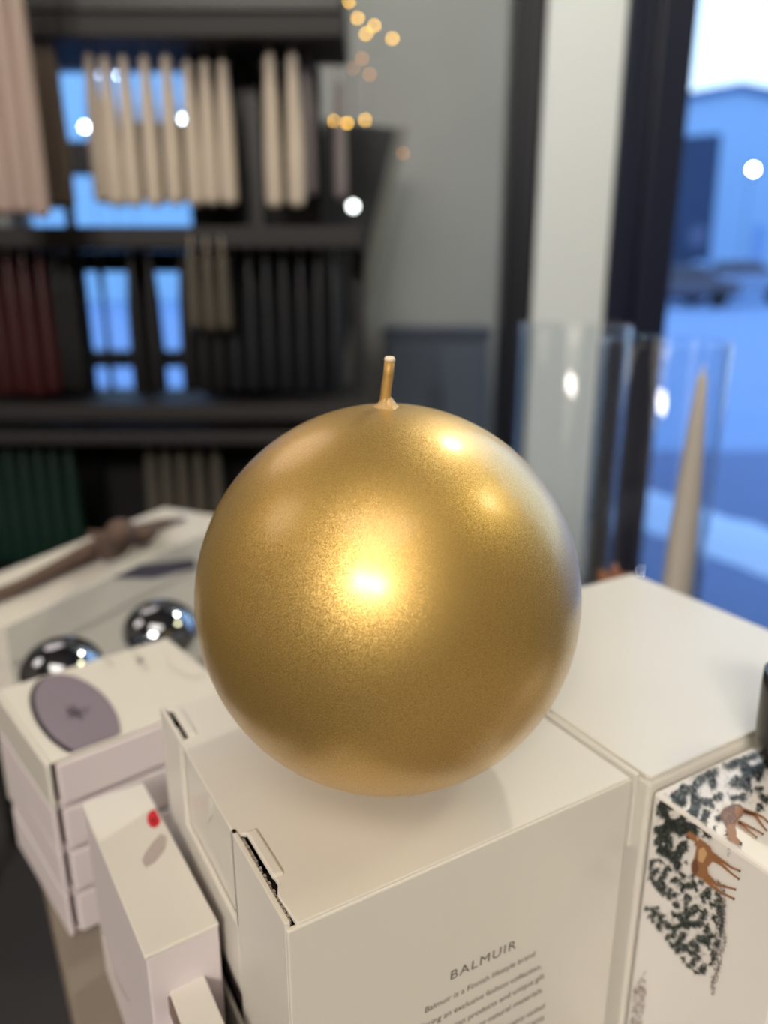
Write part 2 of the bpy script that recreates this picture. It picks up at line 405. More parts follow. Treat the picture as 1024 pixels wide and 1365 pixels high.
# front text
def text(name, s, frame, parent, px0, py0, px1, py1, m, bold=0, spacing=1.0, shear=0, yoff=-.0003):
    """line of text whose baseline runs between two pixels of the front face (local y=0)"""
    a = frame.px_y(px0, py0); b = frame.px_y(px1, py1)
    cu = bpy.data.curves.new(name, 'FONT'); cu.body = s; cu.size = 1; cu.offset = bold; cu.space_character = spacing
    o = bpy.data.objects.new(name, cu); COL.objects.link(o)
    bpy.context.view_layer.update(); dg = bpy.context.evaluated_depsgraph_get()
    me = bpy.data.meshes.new_from_object(o.evaluated_get(dg)); bpy.data.objects.remove(o)
    xs = [v.co.x for v in me.vertices]; w = max(xs) - min(xs); x0 = min(xs); L = (b - a).length
    k = L / w
    d = (b - a).normalized(); up = Vector((-d.z, 0, d.x))
    return me, a, d, up, k, x0
def put_text(name, s, px0, py0, px1, py1, m, hk=1.0, **kw):
    me, a, d, up, k, x0 = text(name, s, fm, mb, px0, py0, px1, py1, m, **kw)
    for v in me.vertices:
        q = a + d * ((v.co.x - x0) * k) + up * (v.co.y * k * hk); v.co = (q.x, -.00025, q.z)
    me.materials.append(m)
    o = bpy.data.objects.new(name, me); COL.objects.link(o); o.parent = mb
    return o
o = put_text('brand_lettering', 'BALMUIR', 600, 1306, 687, 1263, ink, hk=.86, spacing=1.15, bold=.0); 
put_text('printed_line', 'Balmuir is a Finnish lifestyle brand', 566, 1350, 712, 1274, ink, bold=.0)
put_text('printed_line', 'offering an exclusive fashion collection,', 552, 1377, 721, 1290, ink)
put_text('printed_line', 'decoration products and unique gift', 570, 1389, 725, 1303, ink)
put_text('printed_line', 'items of the finest natural materials.', 562, 1412, 723, 1321, ink)
put_text('printed_line', 'All products are made by highly skilled', 562, 1436, 725, 1343, ink)
put_text('printed_line', 'craftsmen and artisans', 600, 1430, 724, 1359, ink)

# ================================================================ GOLD BALL CANDLE
BR = .06
bc = CAM + Vector((.0012, .2287, -.0985)); bc.z = TABLE_Z + BH + .0604
prof = []
for i in range(65):
    a = -math.pi / 2 + math.pi * i / 64; r = BR * math.cos(a); z = BR * 1.012 * math.sin(a)
    if a < R(-80): z = -BR * 1.012 * math.sin(R(80))
    if a > R(84): z -= .0006 * (a - R(84)) / R(6)
    prof.append((max(r, 0), z))
prof[0] = (0, prof[0][1]); prof[-1] = (0, prof[-1][1])
bottom = prof[0][1]
ball = obj('ball_candle', lathe(bmesh.new(), prof, 96), gold, None, True, loc=(bc.x, bc.y, TABLE_Z + BH - bottom + .0001))
tag(ball, 'large satin gold ball candle with a short wick on the white box', 'candle')
top = prof[-1][1]
wick_m = mat('gold_wick', (188, 150, 84), .5, metal=.35, noise_s=500, noise_a=.25, bump=(900, .6, .0004))
tipm = mat('waxy_white', (236, 220, 196), .6, noise_s=300, noise_a=.1)
wpts = [(-.0008, 0, top - .002), (-.0008, 0, top + .003), (-.0005, 0, top + .006), (.0001, 0, top + .010), (.0004, 0, top + .0138)]
obj('wick', tube(bmesh.new(), wpts, [.00165, .0016, .0015, .0015, .0015], 12), wick_m, ball, True)
obj('wick_tip', tube(bmesh.new(), [(.0004, 0, top + .0136), (.0005, 0, top + .0144), (.00052, 0, top + .0150)], [.0016, .00165, .0011], 12), tipm, ball, True)
bm = bmesh.new(); rim = []; seg = 26
for k in range(4):
    row = []
    for i in range(seg):
        a = 2 * math.pi * i / seg; rr = [.0014, .0021, .0032, .0046][k] * (1 + .35 * noise.noise(Vector((math.cos(a) * 2, math.sin(a) * 2, k * .4))))
        zz = [.0030, .0016, .0006, -.0003][k] + .0005 * noise.noise(Vector((math.cos(a) * 3, math.sin(a) * 3, 5 + k)))
        row.append(bm.verts.new((rr * math.cos(a) - .0005, rr * math.sin(a), top + zz)))
    rim.append(row)
for a, b in zip(rim[:-1], rim[1:]):
    for i in range(seg): bm.faces.new((a[i], a[(i + 1) % seg], b[(i + 1) % seg], b[i]))
obj('wax_collar', bm, mat('waxy_gold', (206, 172, 120), .5, metal=.3, noise_s=400, noise_a=.2), ball, True)

# ================================================================ RIGHT LARGE BOX
Npt = on_z(867, 1037, CAM.z - .1585)
rb = empty('large_white_box', (Npt.x, Npt.y, TABLE_Z), TH); tag(rb, 'plain white cardboard box right of the gold ball, its lid towards the window', 'box')
RW, RD = .134, .131
obj('box_body', box(0, RW, 0, RD, 0, BH - .0022), card, rb, bevel=.0012)
obj('lid', prism(bmesh.new(), [Vector((a, b, BH - .0018)) for a, b in ((.0002, .002), (.0002, RD), (RW, RD), (RW, .0002), (.0015, .0002))], (0, 0, 1), .0018), card, rb, bevel=.0005)
obj('edge_flap', boxes((-.0022, -.0004, .004, .060, BH - .03, BH - .0006), (-.0022, -.0004, .062, RD - .006, BH - .03, BH - .0018)), card, rb, bevel=.0004)

# ================================================================ PRINTED BOX (snowy trees and fawns)
PT = TABLE_Z + .1205
Ppt = on_z(869, 1054, PT)
PS = .051
# origin at the corner P1; box runs local x 0..PS, local y -PL..0
PL = .050
pbx = empty('printed_box', (Ppt.x, Ppt.y - .0, TABLE_Z), TH); pf = Frame(pbx.location, TH)
tag(pbx, 'white box printed with snowy fir trees and two fawns', 'box')
PH = .1205
snowprint = mat('printed_white', (232, 228, 224), .3, noise_s=8, noise_a=.02)
obj('box_body', box(0, PS, -PL, -.0006, 0, PH), snowprint, pbx, bevel=.0012)
def pmap(px, py, off=.0004):
    v = pf.px_z(px, py, PH + off)
    if v.x > .0006 and v.y <= .002: return Vector((v.x, v.y, PH + off)), 't'
    v = pf.px_x(px, py, -off)
    if v.z > PH - .0009: v.z = PH - .0009
    return Vector((-off, v.y, v.z)), 's'
def z5(x, y): return (x / 3.29 + 800, y / 3.29 + 950)
def inside(p, poly):
    x, y = p; c = False; j = len(poly) - 1
    for i in range(len(poly)):
        xi, yi = poly[i]; xj, yj = poly[j]
        if (yi > y) != (yj > y) and x < (xj - xi) * (y - yi) / (yj - yi) + xi: c = not c
        j = i
    return c
inks = [mat('fir_dark', (20, 27, 28), .4), mat('fir_green', (56, 68, 60), .4), mat('fir_grey', (112, 118, 116), .4),
        mat('snow_shade', (196, 192, 194), .4), mat('bark_print', (150, 134, 124), .4)]
def in_bounds(v, f):
    if f == 't': return .0006 < v.x < PS - .0012 and -PL + .0015 < v.y < -.0020
    return -PL + .0015 < v.y < -.0025 and v.z < PH - .0007
def needles(bm, poly, n, ang, clump, thr, size=(5, 10), cols=(0, 0, 0, 1, 1, 2), fx=1.0):
    xs = [p[0] for p in poly]; ys = [p[1] for p in poly]
    for _ in range(n):
        x = random.uniform(min(xs), max(xs)); y = random.uniform(min(ys), max(ys))
        if not inside((x, y), poly): continue
        if noise.noise(Vector((x * clump, y * clump, 3.3))) < thr: continue
        a = ang + random.gauss(0, .55); L = random.uniform(*size); w = random.uniform(.8, 1.7)
        dx, dy = math.cos(a), math.sin(a)
        q = [(x - dy * w / 2, y + dx * w / 2), (x + dy * w / 2, y - dx * w / 2), (x + dx * L, y + dy * L)]
        lay = random.choice((.00032, .0004, .00048))
        pts = [pmap(*k, lay) for k in q]
        if len({f for _, f in pts}) > 1: continue
        if all(in_bounds(*k) for k in pts): flat(bm, [k[0] for k in pts], random.choice(cols))
Z = lambda l: [z5(*p) for p in l]
bm = bmesh.new()
up_poly = Z([(222, 345), (450, 250), (690, 165), (737, 200), (737, 400), (680, 440), (640, 400), (560, 420), (520, 470), (470, 560), (400, 520), (330, 500), (250, 470), (225, 400)])
needles(bm, up_poly, 9000, 1.2, .085, .02, (4, 9))
needles(bm, up_poly, 900, 1.2, .2, .0, (3, 6), (2, 3, 3))
mid = Z([(240, 380), (360, 380), (440, 470), (475, 560), (420, 570), (380, 540), (380, 650), (330, 690), (300, 640), (240, 600), (230, 500), (280, 480)])
needles(bm, mid, 6000, 1.3, .085, -.04, (4, 9))
low = Z([(195, 640), (260, 640), (330, 700), (400, 690), (440, 730), (520, 790), (545, 850), (530, 1000), (500, 1080), (440, 1160), (380, 1110), (300, 1010), (240, 930), (180, 850), (215, 830), (300, 880), (330, 850), (250, 780), (200, 720)])
needles(bm, low, 13000, 1.25, .13, .0, (3, 7), (0, 0, 1, 1, 2))
needles(bm, low, 1500, 1.25, .2, .1, (3, 6), (3, 3, 2))
needles(bm, Z([(505, 720), (550, 760), (552, 1000), (520, 1150), (505, 1240), (488, 1235), (485, 1100), (510, 900)]), 900, 1.4, .1, -.3, (2, 5), (4, 4, 2, 3))
needles(bm, Z([(130, 1230), (200, 1130), (195, 1300), (180, 1365), (120, 1365)]), 500, 1.4, .1, -.3, (2, 5), (4, 4, 3))
needles(bm, Z([(555, 600), (585, 590), (560, 680), (545, 700)]), 60, 1.4, .1, -.3, (2, 4), (4, 3))
obj('tree_print', bm, inks, pbx)
fawn = [mat('fawn_brown', (152, 104, 66), .4), mat('fawn_pale', (205, 165, 120), .4), mat('fawn_dark', (58, 42, 36), .4), mat('fawn_shade', (108, 70, 48), .4)]
def draw(bm, pts, mi, lay):
    q = [pmap(*z5(*p), lay) for p in pts]
    if len({f for _, f in q}) > 1:   # keep a shape that touches the crease on the top face
        q = [(pf.px_z(*z5(*p), PH + lay), 't') for p in pts]
        q = [(Vector((max(v.x, .0006), v.y, PH + lay)), f) for v, f in q]
    flat(bm, [k[0] for k in q], mi)
def stroke(bm, pts, ws, mi, lay):
    for (a, b, wa, wb) in zip(pts[:-1], pts[1:], ws[:-1], ws[1:]):
        dx, dy = b[0] - a[0], b[1] - a[1]; l = math.hypot(dx, dy); nx, ny = -dy / l, dx / l
        draw(bm, [(a[0] + nx * wa, a[1] + ny * wa), (a[0] - nx * wa, a[1] - ny * wa), (b[0] - nx * wb, b[1] - ny * wb), (b[0] + nx * wb, b[1] + ny * wb)], mi, lay)
bm = bmesh.new()
draw(bm, [(425, 585), (455, 565), (485, 590), (498, 625), (492, 655), (470, 680), (478, 715), (455, 730), (425, 720), (402, 700), (400, 665), (415, 635)], 0, .0006)
draw(bm, [(432, 600), (455, 590), (470, 620), (450, 660), (430, 650)], 1, .0007)
draw(bm, [(408, 650), (425, 640), (432, 690), (420, 712), (404, 695)], 3, .0007)
draw(bm, [(420, 545), (450, 562), (458, 590), (428, 600), (415, 572)], 0, .00065)
draw(bm, [(378, 530), (392, 520), (412, 532), (424, 548), (418, 566), (400, 560), (384, 548)], 0, .00072)
draw(bm, [(376, 546), (384, 540), (392, 552), (384, 560)], 2, .0008)
draw(bm, [(398, 522), (385, 505), (406, 528)], 3, .0008); draw(bm, [(420, 550), (442, 545), (428, 566)], 1, .0008)
for l in ([(490, 640), (530, 665), (575, 705), (606, 728)], [(488, 620), (540, 655), (580, 682), (610, 694)],
          [(468, 715), (510, 755), (550, 765), (590, 775)], [(455, 725), (495, 765), (535, 792), (584, 817)]):
    stroke(bm, l, [11, 7, 4.5, 4], 0, .00062)
    stroke(bm, [l[-1], (l[-1][0] + 6, l[-1][1] + 3)], [6, 5], 2, .0007)
obj('fawn_print', bm, fawn, pbx)
bm = bmesh.new()
draw(bm, [(527, 440), (545, 418), (585, 400), (615, 402), (632, 425), (622, 455), (600, 475), (590, 505), (560, 510), (545, 480), (530, 465)], 3, .0006)
draw(bm, [(590, 410), (625, 415), (630, 440), (605, 465), (592, 440)], 0, .0007)
for k in range(26):
    x = random.uniform(535, 600); y = random.uniform(412, 480); draw(bm, [(x, y), (x + 4, y + 1), (x + 3, y + 5)], 1, .00075)
draw(bm, [(556, 490), (592, 488), (600, 535), (592, 550), (562, 540)], 0, .00065)
draw(bm, [(558, 535), (592, 535), (608, 555), (622, 568), (620, 585), (608, 580), (585, 568), (565, 558)], 0, .00072)
draw(bm, [(612, 565), (624, 570), (622, 586), (612, 582)], 2, .0008)
draw(bm, [(560, 540), (520, 548), (548, 535), (560, 528)], 3, .0008); draw(bm, [(548, 520), (545, 512), (568, 530), (562, 536)], 0, .0008)
for l in ([(600, 478), (640, 510), (665, 530), (684, 546)], [(608, 478), (650, 498), (690, 518), (712, 532)],
          [(628, 435), (680, 450), (705, 485), (728, 515)], [(625, 425), (685, 445), (720, 462), (734, 478)]):
    stroke(bm, l, [9, 6, 4.5, 4], 0, .00062)
    stroke(bm, [l[-1], (l[-1][0] + 5, l[-1][1] + 3)], [6, 5], 2, .0007)
obj('fawn_print', bm, fawn, pbx)

# small dark cup on the printed box corner
cp = pf.m @ Vector((PS - .0022, -.0155, PH))
cupm = mat('dark_glaze', (40, 40, 38), .25)
cup = obj('dark_cup', lathe(bmesh.new(), [(0, 0), (.006, .0005), (.0095, .004), (.0115, .012), (.012, .03), (.0118, .036), (.0108, .036), (.0105, .012), (0, .006)], 32), cupm, None, True, loc=(cp.x, cp.y, cp.z + .0002))
tag(cup, 'small dark round-bottomed cup at the right edge beside the printed box', 'cup')

# ================================================================ LEFT STACK OF FOUR FLAT BOXES
Fpt = on_z(60, 1020, CAM.z - .194)
Lp = on_z(0, 921, CAM.z - .194)
dy_ = (Lp - Fpt); dy_.z = 0; ang_s = math.atan2(-dy_.x, dy_.y)
Rp = on_z(207, 962, CAM.z - .194); dx_ = Rp - Fpt; print('stack angles', math.degrees(ang_s), math.degrees(math.atan2(dx_.y, dx_.x)))
ang_s = (ang_s * .45 + math.atan2(dx_.y, dx_.x) * .55)
fs = Frame((Fpt.x, Fpt.y, TABLE_Z), ang_s)
bk = fs.L(on_z(222, 849, CAM.z - .194)); print('stack far corner local', bk)
SW, SD = bk.x, bk.y
SH = (0.2835 - .194) / 4
labs = ['flat white lidded box with a dark round tray on its lid, topmost of the stack', 'flat white lidded box second from the top of the left stack',
        'flat white lidded box third from the top of the left stack', 'flat white lidded box at the bottom of the left stack']
def gutter_box(i):
    z = TABLE_Z + SH * (3 - i); r = empty('flat_box', (Fpt.x, Fpt.y, z), ang_s + [0, .006, -.004, .003][i])
    tag(r, labs[i], 'box', 'flat white boxes stacked at the left')
    # sleeve (left side wall + top + bottom) and inner tray whose front shows between
    obj('sleeve', boxes((0, .0022, 0, SD, .0002, SH - .0004), (.0022, SW, .0015, SD, SH - .0022, SH - .0004), (.0022, SW, .0015, SD, .0002, .002),
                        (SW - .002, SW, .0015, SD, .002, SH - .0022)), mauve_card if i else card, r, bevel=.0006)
    obj('tray', box(.0045, SW - .003, .0004, SD - .003, .0024, SH - .0028), mauve_card, r, bevel=.0012)
    obj('tray_front', box(.0048, SW - .0015, -.0020, .0003, .0014, SH - .0012), mauve_card, r, bevel=.0008)
    return r
sts = [gutter_box(i) for i in range(4)]
top_r = sts[0]; ft = Frame(top_r.location, ang_s)
dv = ft.px_z
c = ft.px_z(104, 953, SH); 
trm = [mat('tray_mauve', (128, 118, 130), .4, noise_s=60, noise_a=.06), mat('tray_rim', (48, 44, 52), .4), mat('tray_mark', (88, 80, 92), .4), mat('pale_print', (214, 208, 200), .5), mat('pale_line', (200, 196, 190), .5)]
bm = bmesh.new()
def img_ell(cx, cy, a, b, rot, n=48):
    return [(cx + a * math.cos(t) * math.cos(rot) - b * math.sin(t) * math.sin(rot), cy + a * math.cos(t) * math.sin(rot) + b * math.sin(t) * math.cos(rot)) for t in [2 * math.pi * k / n for k in range(n)]]
def clip_poly(pts, ymin, xmin=-9):
    outp = []
    for i in range(len(pts)):
        a, b = pts[i], pts[(i + 1) % len(pts)]
        if a.y >= ymin: outp.append(a)
        if (a.y >= ymin) != (b.y >= ymin):
            t = (ymin - a.y) / (b.y - a.y); outp.append(a.lerp(b, t))
    return outp
def top_print(pix, mi, lay):
    pts = [ft.px_z(*p, SH) for p in pix]; pts = clip_poly(pts, .0018)
    flat(bm, [Vector((p.x, p.y, SH + lay)) for p in pts], mi)
top_print(img_ell(98, 955, 68, 44, R(41)), 1, .0000)
top_print(img_ell(103, 953, 66, 43, R(41)), 0, .00025)
for a, b, c_, d_ in ((88, 945, 108, 950), (92, 952, 122, 944), (92, 958, 118, 950), (96, 940, 110, 962), (90, 950, 112, 958)):
    v1 = Vector((a, b)); v2 = Vector((c_, d_)); nn = (v2 - v1).orthogonal().normalized() * 1.6
    top_print([tuple(v1 + nn), tuple(v1 - nn), tuple(v2 - nn * .3), tuple(v2 + nn * .3)], 2, .0005)
for (a, b) in ((137, 876), (176, 870), (183, 880)):
    top_print([(a, b), (a + 5, b - 2), (a + 16, b + 12), (a + 10, b + 14)], 4, .00025)
top_print([(222, 872), (232, 868), (252, 880), (275, 900), (262, 905), (240, 898), (226, 888)], 3, .00025)
obj('lid_print', bm, trm, top_r)

# ================================================================ BOX WITH RED PRINT, between stack and main box
zt2 = TABLE_Z + .0845
n2 = on_z(192, 1276, zt2); l2 = on_z(100, 1073, zt2); d2 = l2 - n2
a2 = math.atan2(-d2.x, d2.y) - R(1.6); print('box2', math.degrees(a2), d2.length)
r2 = empty('small_white_box', (n2.x, n2.y, TABLE_Z), a2); f2 = Frame(r2.location, a2)
D2 = d2.length; W2 = (Vector((Bpt.x, Bpt.y, 0)) - Vector((n2.x, n2.y, 0))).dot(E2) * .93 - .001
# keep clear of the main box
tag(r2, 'white box with a red dot on its lid, between the stack and the candle box', 'box')
obj('box_body', box(.0006, W2, .0006, D2, 0, .0825), mauve_card, r2, bevel=.0008)
obj('lid', box(0, W2, 0, D2, .0826, .0845), card, r2, bevel=.0006)
bm = bmesh.new()
def lid_print(pix, mi, lay=.0002):
    pts = [f2.px_z(*p, .0845) for p in pix]; flat(bm, [Vector((min(max(p.x, .001), W2 - .001), p.y, .0845 + lay)) for p in pts], mi)
lid_print(img_ell(205, 1092, 9, 12, 0, 24), 0); lid_print(img_ell(205, 1095, 3, 3, 0, 12), 1, .0004)
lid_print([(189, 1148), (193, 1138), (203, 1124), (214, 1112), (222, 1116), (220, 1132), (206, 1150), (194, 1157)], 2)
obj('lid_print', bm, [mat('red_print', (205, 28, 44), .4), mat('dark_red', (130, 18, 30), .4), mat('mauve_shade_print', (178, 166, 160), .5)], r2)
bm = bmesh.new(); 
lc = [f2.px_x(px, py) for px, py in ((137, 1245), (142, 1270), (152, 1300), (165, 1325), (172, 1336))]
tube(bm, [Vector((-.0002, v.y, v.z)) for v in lc], .0003, 6); obj('seam_line', bm, card_edge, r2)
# lower box in front of it
zt3 = TABLE_Z + .066
n3 = on_z(221, 1305, zt3)
a3 = TH; f3o = n3 + Vector((0, 0, 0))
r3 = empty('tiny_white_box', (0, 0, TABLE_Z), a3)
ax = Vector((math.cos(a3), math.sin(a3), 0)); ay = Vector((-math.sin(a3), math.cos(a3), 0))
L3 = .05; base = n3 - ay * L3; r3.location = (base.x, base.y, TABLE_Z)
W3 = (Bpt - n3).dot(E2) * .55
obj('box_body', box(0, W3, 0, L3, 0, .0645), mauve_card, r3, bevel=.0008)
obj('lid', box(-.0003, W3 + .0002, -.0003, L3, .0646, .066), card, r3, bevel=.0005)
obj('side_frame', boxes((-.001, -.0001, .002, L3 - .001, .058, .0645), (-.001, -.0001, L3 - .004, L3 - .001, 0, .058)), mat('brown_edge', (122, 104, 96), .6), r3)
tag(r3, 'low white box with brown side edging at the bottom, beside the candle box', 'box')

# ================================================================ LONG WHITE BOX AT BACK LEFT WITH ORNAMENT
DR = .205; zt4 = CAM.z - DR
m4 = on_z(5, 835, zt4); f4c = on_z(219, 676, zt4)
e2p = Vector((.418, .908, 0)).normalized(); a4 = math.atan2(e2p.y, e2p.x)
e1p = Vector((-e2p.y, e2p.x, 0)); dd = f4c - m4; L4 = dd.dot(e2p); W4 = dd.dot(e1p); H4 = .2835 - DR; print('long box', L4, W4, H4)
r4 = empty('long_white_box', (m4.x, m4.y, TABLE_Z), a4); f4 = Frame(r4.location, a4)
obj('box_body', box(.001, L4 - .001, .001, W4 - .001, 0, H4 - .001), card, r4, bevel=.001)
obj('lid', box(-.0006, L4, -.0006, W4, H4 - .027, H4), card, r4, bevel=.001)
pts = [f4.px_y(px, py, -.0007) for px, py in ((147, 767), (188, 752), (258, 745), (262, 757), (205, 771))]
obj('dark_label', prism(bmesh.new(), [Vector((p.x, -.0007, min(p.z, H4 - .001))) for p in pts], (0, -1, 0), .0003), mat('slate_print', (76, 72, 86), .5), r4)
tag(r4, 'long white lidded box at the back left with a brown ornament on it', 'box')
# ornament: branch with a plump knob, lying along the lid
orn = empty('driftwood_ornament', tuple(on_z(130, 725, zt4)))
om = mat('driftwood', (92, 74, 66), .8, noise_s=60, noise_a=.25, bump=(120, .5, .002))
ol = lambda px, py, h: on_z(px, py, zt4 + h) - orn.location
obj('branch', tube(bmesh.new(), [ol(-20, 800, .006), ol(30, 780, .006), ol(80, 755, .007), ol(120, 735, .008), ol(170, 712, .007), ol(215, 698, .005), ol(246, 692, .003)],
                   [.004, .0045, .0055, .0075, .007, .004, .0015], 10), om, orn, True)
obj('knob', tube(bmesh.new(), [ol(140, 735, .008), ol(152, 725, .016), ol(160, 716, .028), ol(161, 712, .038), ol(160, 711, .046), ol(159, 711, .050)], [.008, .0115, .0095, .0105, .0095, .004], 14), om, orn, True)
obj('twig', tube(bmesh.new(), [ol(156, 722, .024), ol(138, 716, .025), ol(118, 710, .027)], [.006, .0045, .002], 8), om, orn, True)
obj('twig', tube(bmesh.new(), [ol(175, 716, .009), ol(195, 712, .010), ol(208, 706, .010)], [.007, .008, .004], 8), om, orn, True)
tag(orn, 'brown driftwood-like ornament with a rounded knob lying on the long white box', 'ornament')

# ================================================================ SILVER BAUBLES
sil = mat('silver_glass', (150, 156, 165), .06, metal=1, noise_s=12, noise_a=.3)
# low white tray box they rest on
zs = TABLE_Z + .058
def bauble(px, py, y, r, label):
    d = ray(px, py); p = CAM + d * (y / d.y)
    p = on_z(px, py, zs + r * .8)
    prof = [(0, -r * .8)]
    for i in range(1, 24):
        a = -math.pi / 2 + math.pi * i / 24; prof.append((r * math.cos(a), r * .8 * math.sin(a)))
    prof.append((0, r * .8))
    o = obj('silver_bauble', lathe(bmesh.new(), prof, 48), sil, None, True, loc=(p.x, p.y, zs + r * .8 + .0002))
    tag(o, label, 'bauble', 'mirrored baubles behind the box stack'); print('bauble', p); return p
p1 = bauble(214, 840, .42, .0225, 'mirrored silver bauble touching the gold ball outline, right one of two')
p2 = bauble(84, 893, .38, .022, 'mirrored silver bauble behind the stack, left one of two')
c2 = (p1 + p2) / 2; aa = math.atan2(p1.y - p2.y, p1.x - p2.x)
r5 = empty('low_white_box', (c2.x, c2.y, TABLE_Z), aa)
obj('box_body', box(-.062, .062, -.017, .022, 0, .056), card, r5, bevel=.001)
obj('lid', box(-.0625, .0625, -.0173, .0225, .0561, .058), card, r5, bevel=.0006)
tag(r5, 'low white box behind the stack carrying the two silver baubles', 'box')

# ================================================================ GLASS CYLINDERS AND TAPER
def cyl(name, x, y, r, h, label):
    w = .0022
    prof = [(0, .0), (r - .003, 0), (r, .003), (r, h - .001), (r - w / 2, h), (r - w, h - .001), (r - w, .008), (r - w - .004, .005), (0, .005)]
    o = obj(name, lathe(bmesh.new(), prof, 64, x, y, TABLE_Z + .0002), glass, None, True)
    tag(o, label, 'glass vase', 'glass cylinders by the window'); return o
def rimz(y, py): return on_y(700, py, y).z - TABLE_Z
cyl('glass_cylinder', on_y(766, 437, .635).x, .635, .0445, rimz(.60, 437), 'empty clear glass cylinder just right of the gold ball')
cyl('glass_cylinder', on_y(886, 460, .55).x, .55, .0445, rimz(.52, 460), 'clear glass cylinder holding a pale taper candle')
tx = on_y(912, 790, .552); tt = on_y(945, 497, .552)
tz0 = TABLE_Z + .0058
tw = mat('pale_wax', (206, 194, 182), .5, sub=.2)
bm = lathe(bmesh.new(), [(0, 0), (.0115, 0), (.0118, .02), (.0105, .09), (.0085, .13), (.006, .17), (.0035, .205), (.0018, tt.z - tz0), (0, tt.z - tz0 + .001)], 24)
tcx = (on_y(912, 790, .552).x, .552)
tp_ = obj('taper_candle', bm, tw, None, True, loc=(tcx[0] - .006, .552, tz0))
# slight lean to the right as in the picture
ln = math.atan2((tt.x - tcx[0]) * .75, .17); tp_.rotation_euler = (0, .0, 0)
obj('wick', tube(bmesh.new(), [(0, 0, tt.z - tz0), (.0005, 0, tt.z - tz0 + .006)], .0008, 6), tipm, tp_)
tag(tp_, 'pale beige taper candle standing inside the glass cylinder at right', 'candle')
# copper-brown cone behind the right box
cc = on_y(818, 770, .50)
bm = bmesh.new()
for k in range(46):
    zz = .003 + .045 * k / 46; r = .013 * math.sin(math.pi * min(.95, .18 + .75 * k / 46)) ; a = k * 2.4
    c0 = Vector((r * math.cos(a) * .8, r * math.sin(a) * .8, zz)); ddv = Vector((math.cos(a), math.sin(a), .6)).normalized()
    tube(bm, [c0, c0 + ddv * .004, c0 + ddv * .008], [.003, .0036, .0012], 6)
lathe(bm, [(0, 0), (.007, .002), (.009, .02), (.006, .042), (0, .05)], 12)
con = obj('fir_cone', bm, mat('copper_brown', (138, 92, 64), .5, noise_s=80, noise_a=.3), None, True)
con.location = (cc.x, .50, TABLE_Z); con.scale = (1, 1, (cc.z + .004 - TABLE_Z) / .05)
tag(con, 'copper-brown cone ornament peeking over the far corner of the right box', 'ornament')

# ================================================================ CANDLE RACK
YR0, YR1 = 1.10, 1.24
zr = lambda dz: CAM.z + dz
rx0 = on_y(-190, 330, YR0).x; rx1 = on_y(483, 330, YR0).x
rack = empty('candle_rack', ((rx0 + rx1) / 2, (YR0 + YR1) / 2, 0)); ro = rack.location
def rl(x0, x1, y0, y1, z0, z1): return (x0 - ro.x, x1 - ro.x, y0 - ro.y, y1 - ro.y, z0, z1)
xt = on_y(50, 40, YR0).x; xt1 = on_y(458, 30, YR0).x
obj('shelf', boxes(rl(xt - .3, xt1, YR0, YR1, zr(.279), zr(.306))), rack_m, rack, bevel=.003)
obj('shelf', boxes(rl(xt - .3, xt1, YR0, YR1, zr(.307), zr(.40))), black, rack, bevel=.003)
obj('shelf', boxes(rl(rx0, rx1, YR0, YR1, zr(.030), zr(.058))), rack_m, rack, bevel=.003)
obj('shelf', boxes(rl(rx0, rx1 + .0, YR0, YR1, zr(-.205), zr(-.182))), rack_m, rack, bevel=.003)
obj('shelf', boxes(rl(rx0, rx1, YR0 - .02, YR1, zr(-.235), zr(-.218))), rack_m, rack, bevel=.003)
obj('shelf', boxes(rl(rx0, rx1, YR0, YR1, zr(-.47), zr(-.445))), rack_m, rack, bevel=.003)
xb0 = on_y(252, 200, YR1).x; xb1 = on_y(428, 200, YR1).x
obj('back_panel', boxes(rl(xb0, xb1, YR1, YR1 + .01, zr(-.45), zr(.279))), back_m, rack)
xg = on_y(262, 650, YR1).x
obj('back_panel', boxes(rl(rx0, xb0, YR1, YR1 + .01, zr(-.47), zr(-.218))), back_m, rack)
xl_ = on_y(96, 450, YR1).x
obj('back_panel', boxes(rl(rx0, xl_, YR1, YR1 + .01, zr(-.20), zr(.03))), back_m, rack)
for x in (rx0, rx1 - .02):
    for y in (YR0 + .004, YR1 - .024):
        obj('post', boxes(rl(x, x + .02, y, y + .02, 0, zr(-.47))), black, rack)
for a_, b_, z0_, z1_ in ((96, 119, -.205, .03), (180, 203, -.182, .03), (96, 252, .0, .03)):
    obj('back_panel', boxes(rl(on_y(a_, 430, YR1).x + .0006, on_y(b_, 430, YR1).x - .0006, YR1 + (.0105 if b_ == 252 else 0), YR1 + (.02 if b_ == 252 else .01), zr(z0_), zr(z1_))), back_m, rack)
for x0_, x1_ in ((on_y(84, 200, YR1).x, on_y(92, 200, YR1).x), (on_y(318, 200, YR1).x, on_y(350, 200, YR1).x), (rx1 - .02, rx1)):
    obj('upright', boxes(rl(x0_, x1_, YR1 - .022, YR1 - .002, zr(-.445), zr(.335) if x1_ < rx1 else zr(.03))), black, rack)
tag(rack, 'dark open shelving rack hung with rows of taper candles', 'shelf')

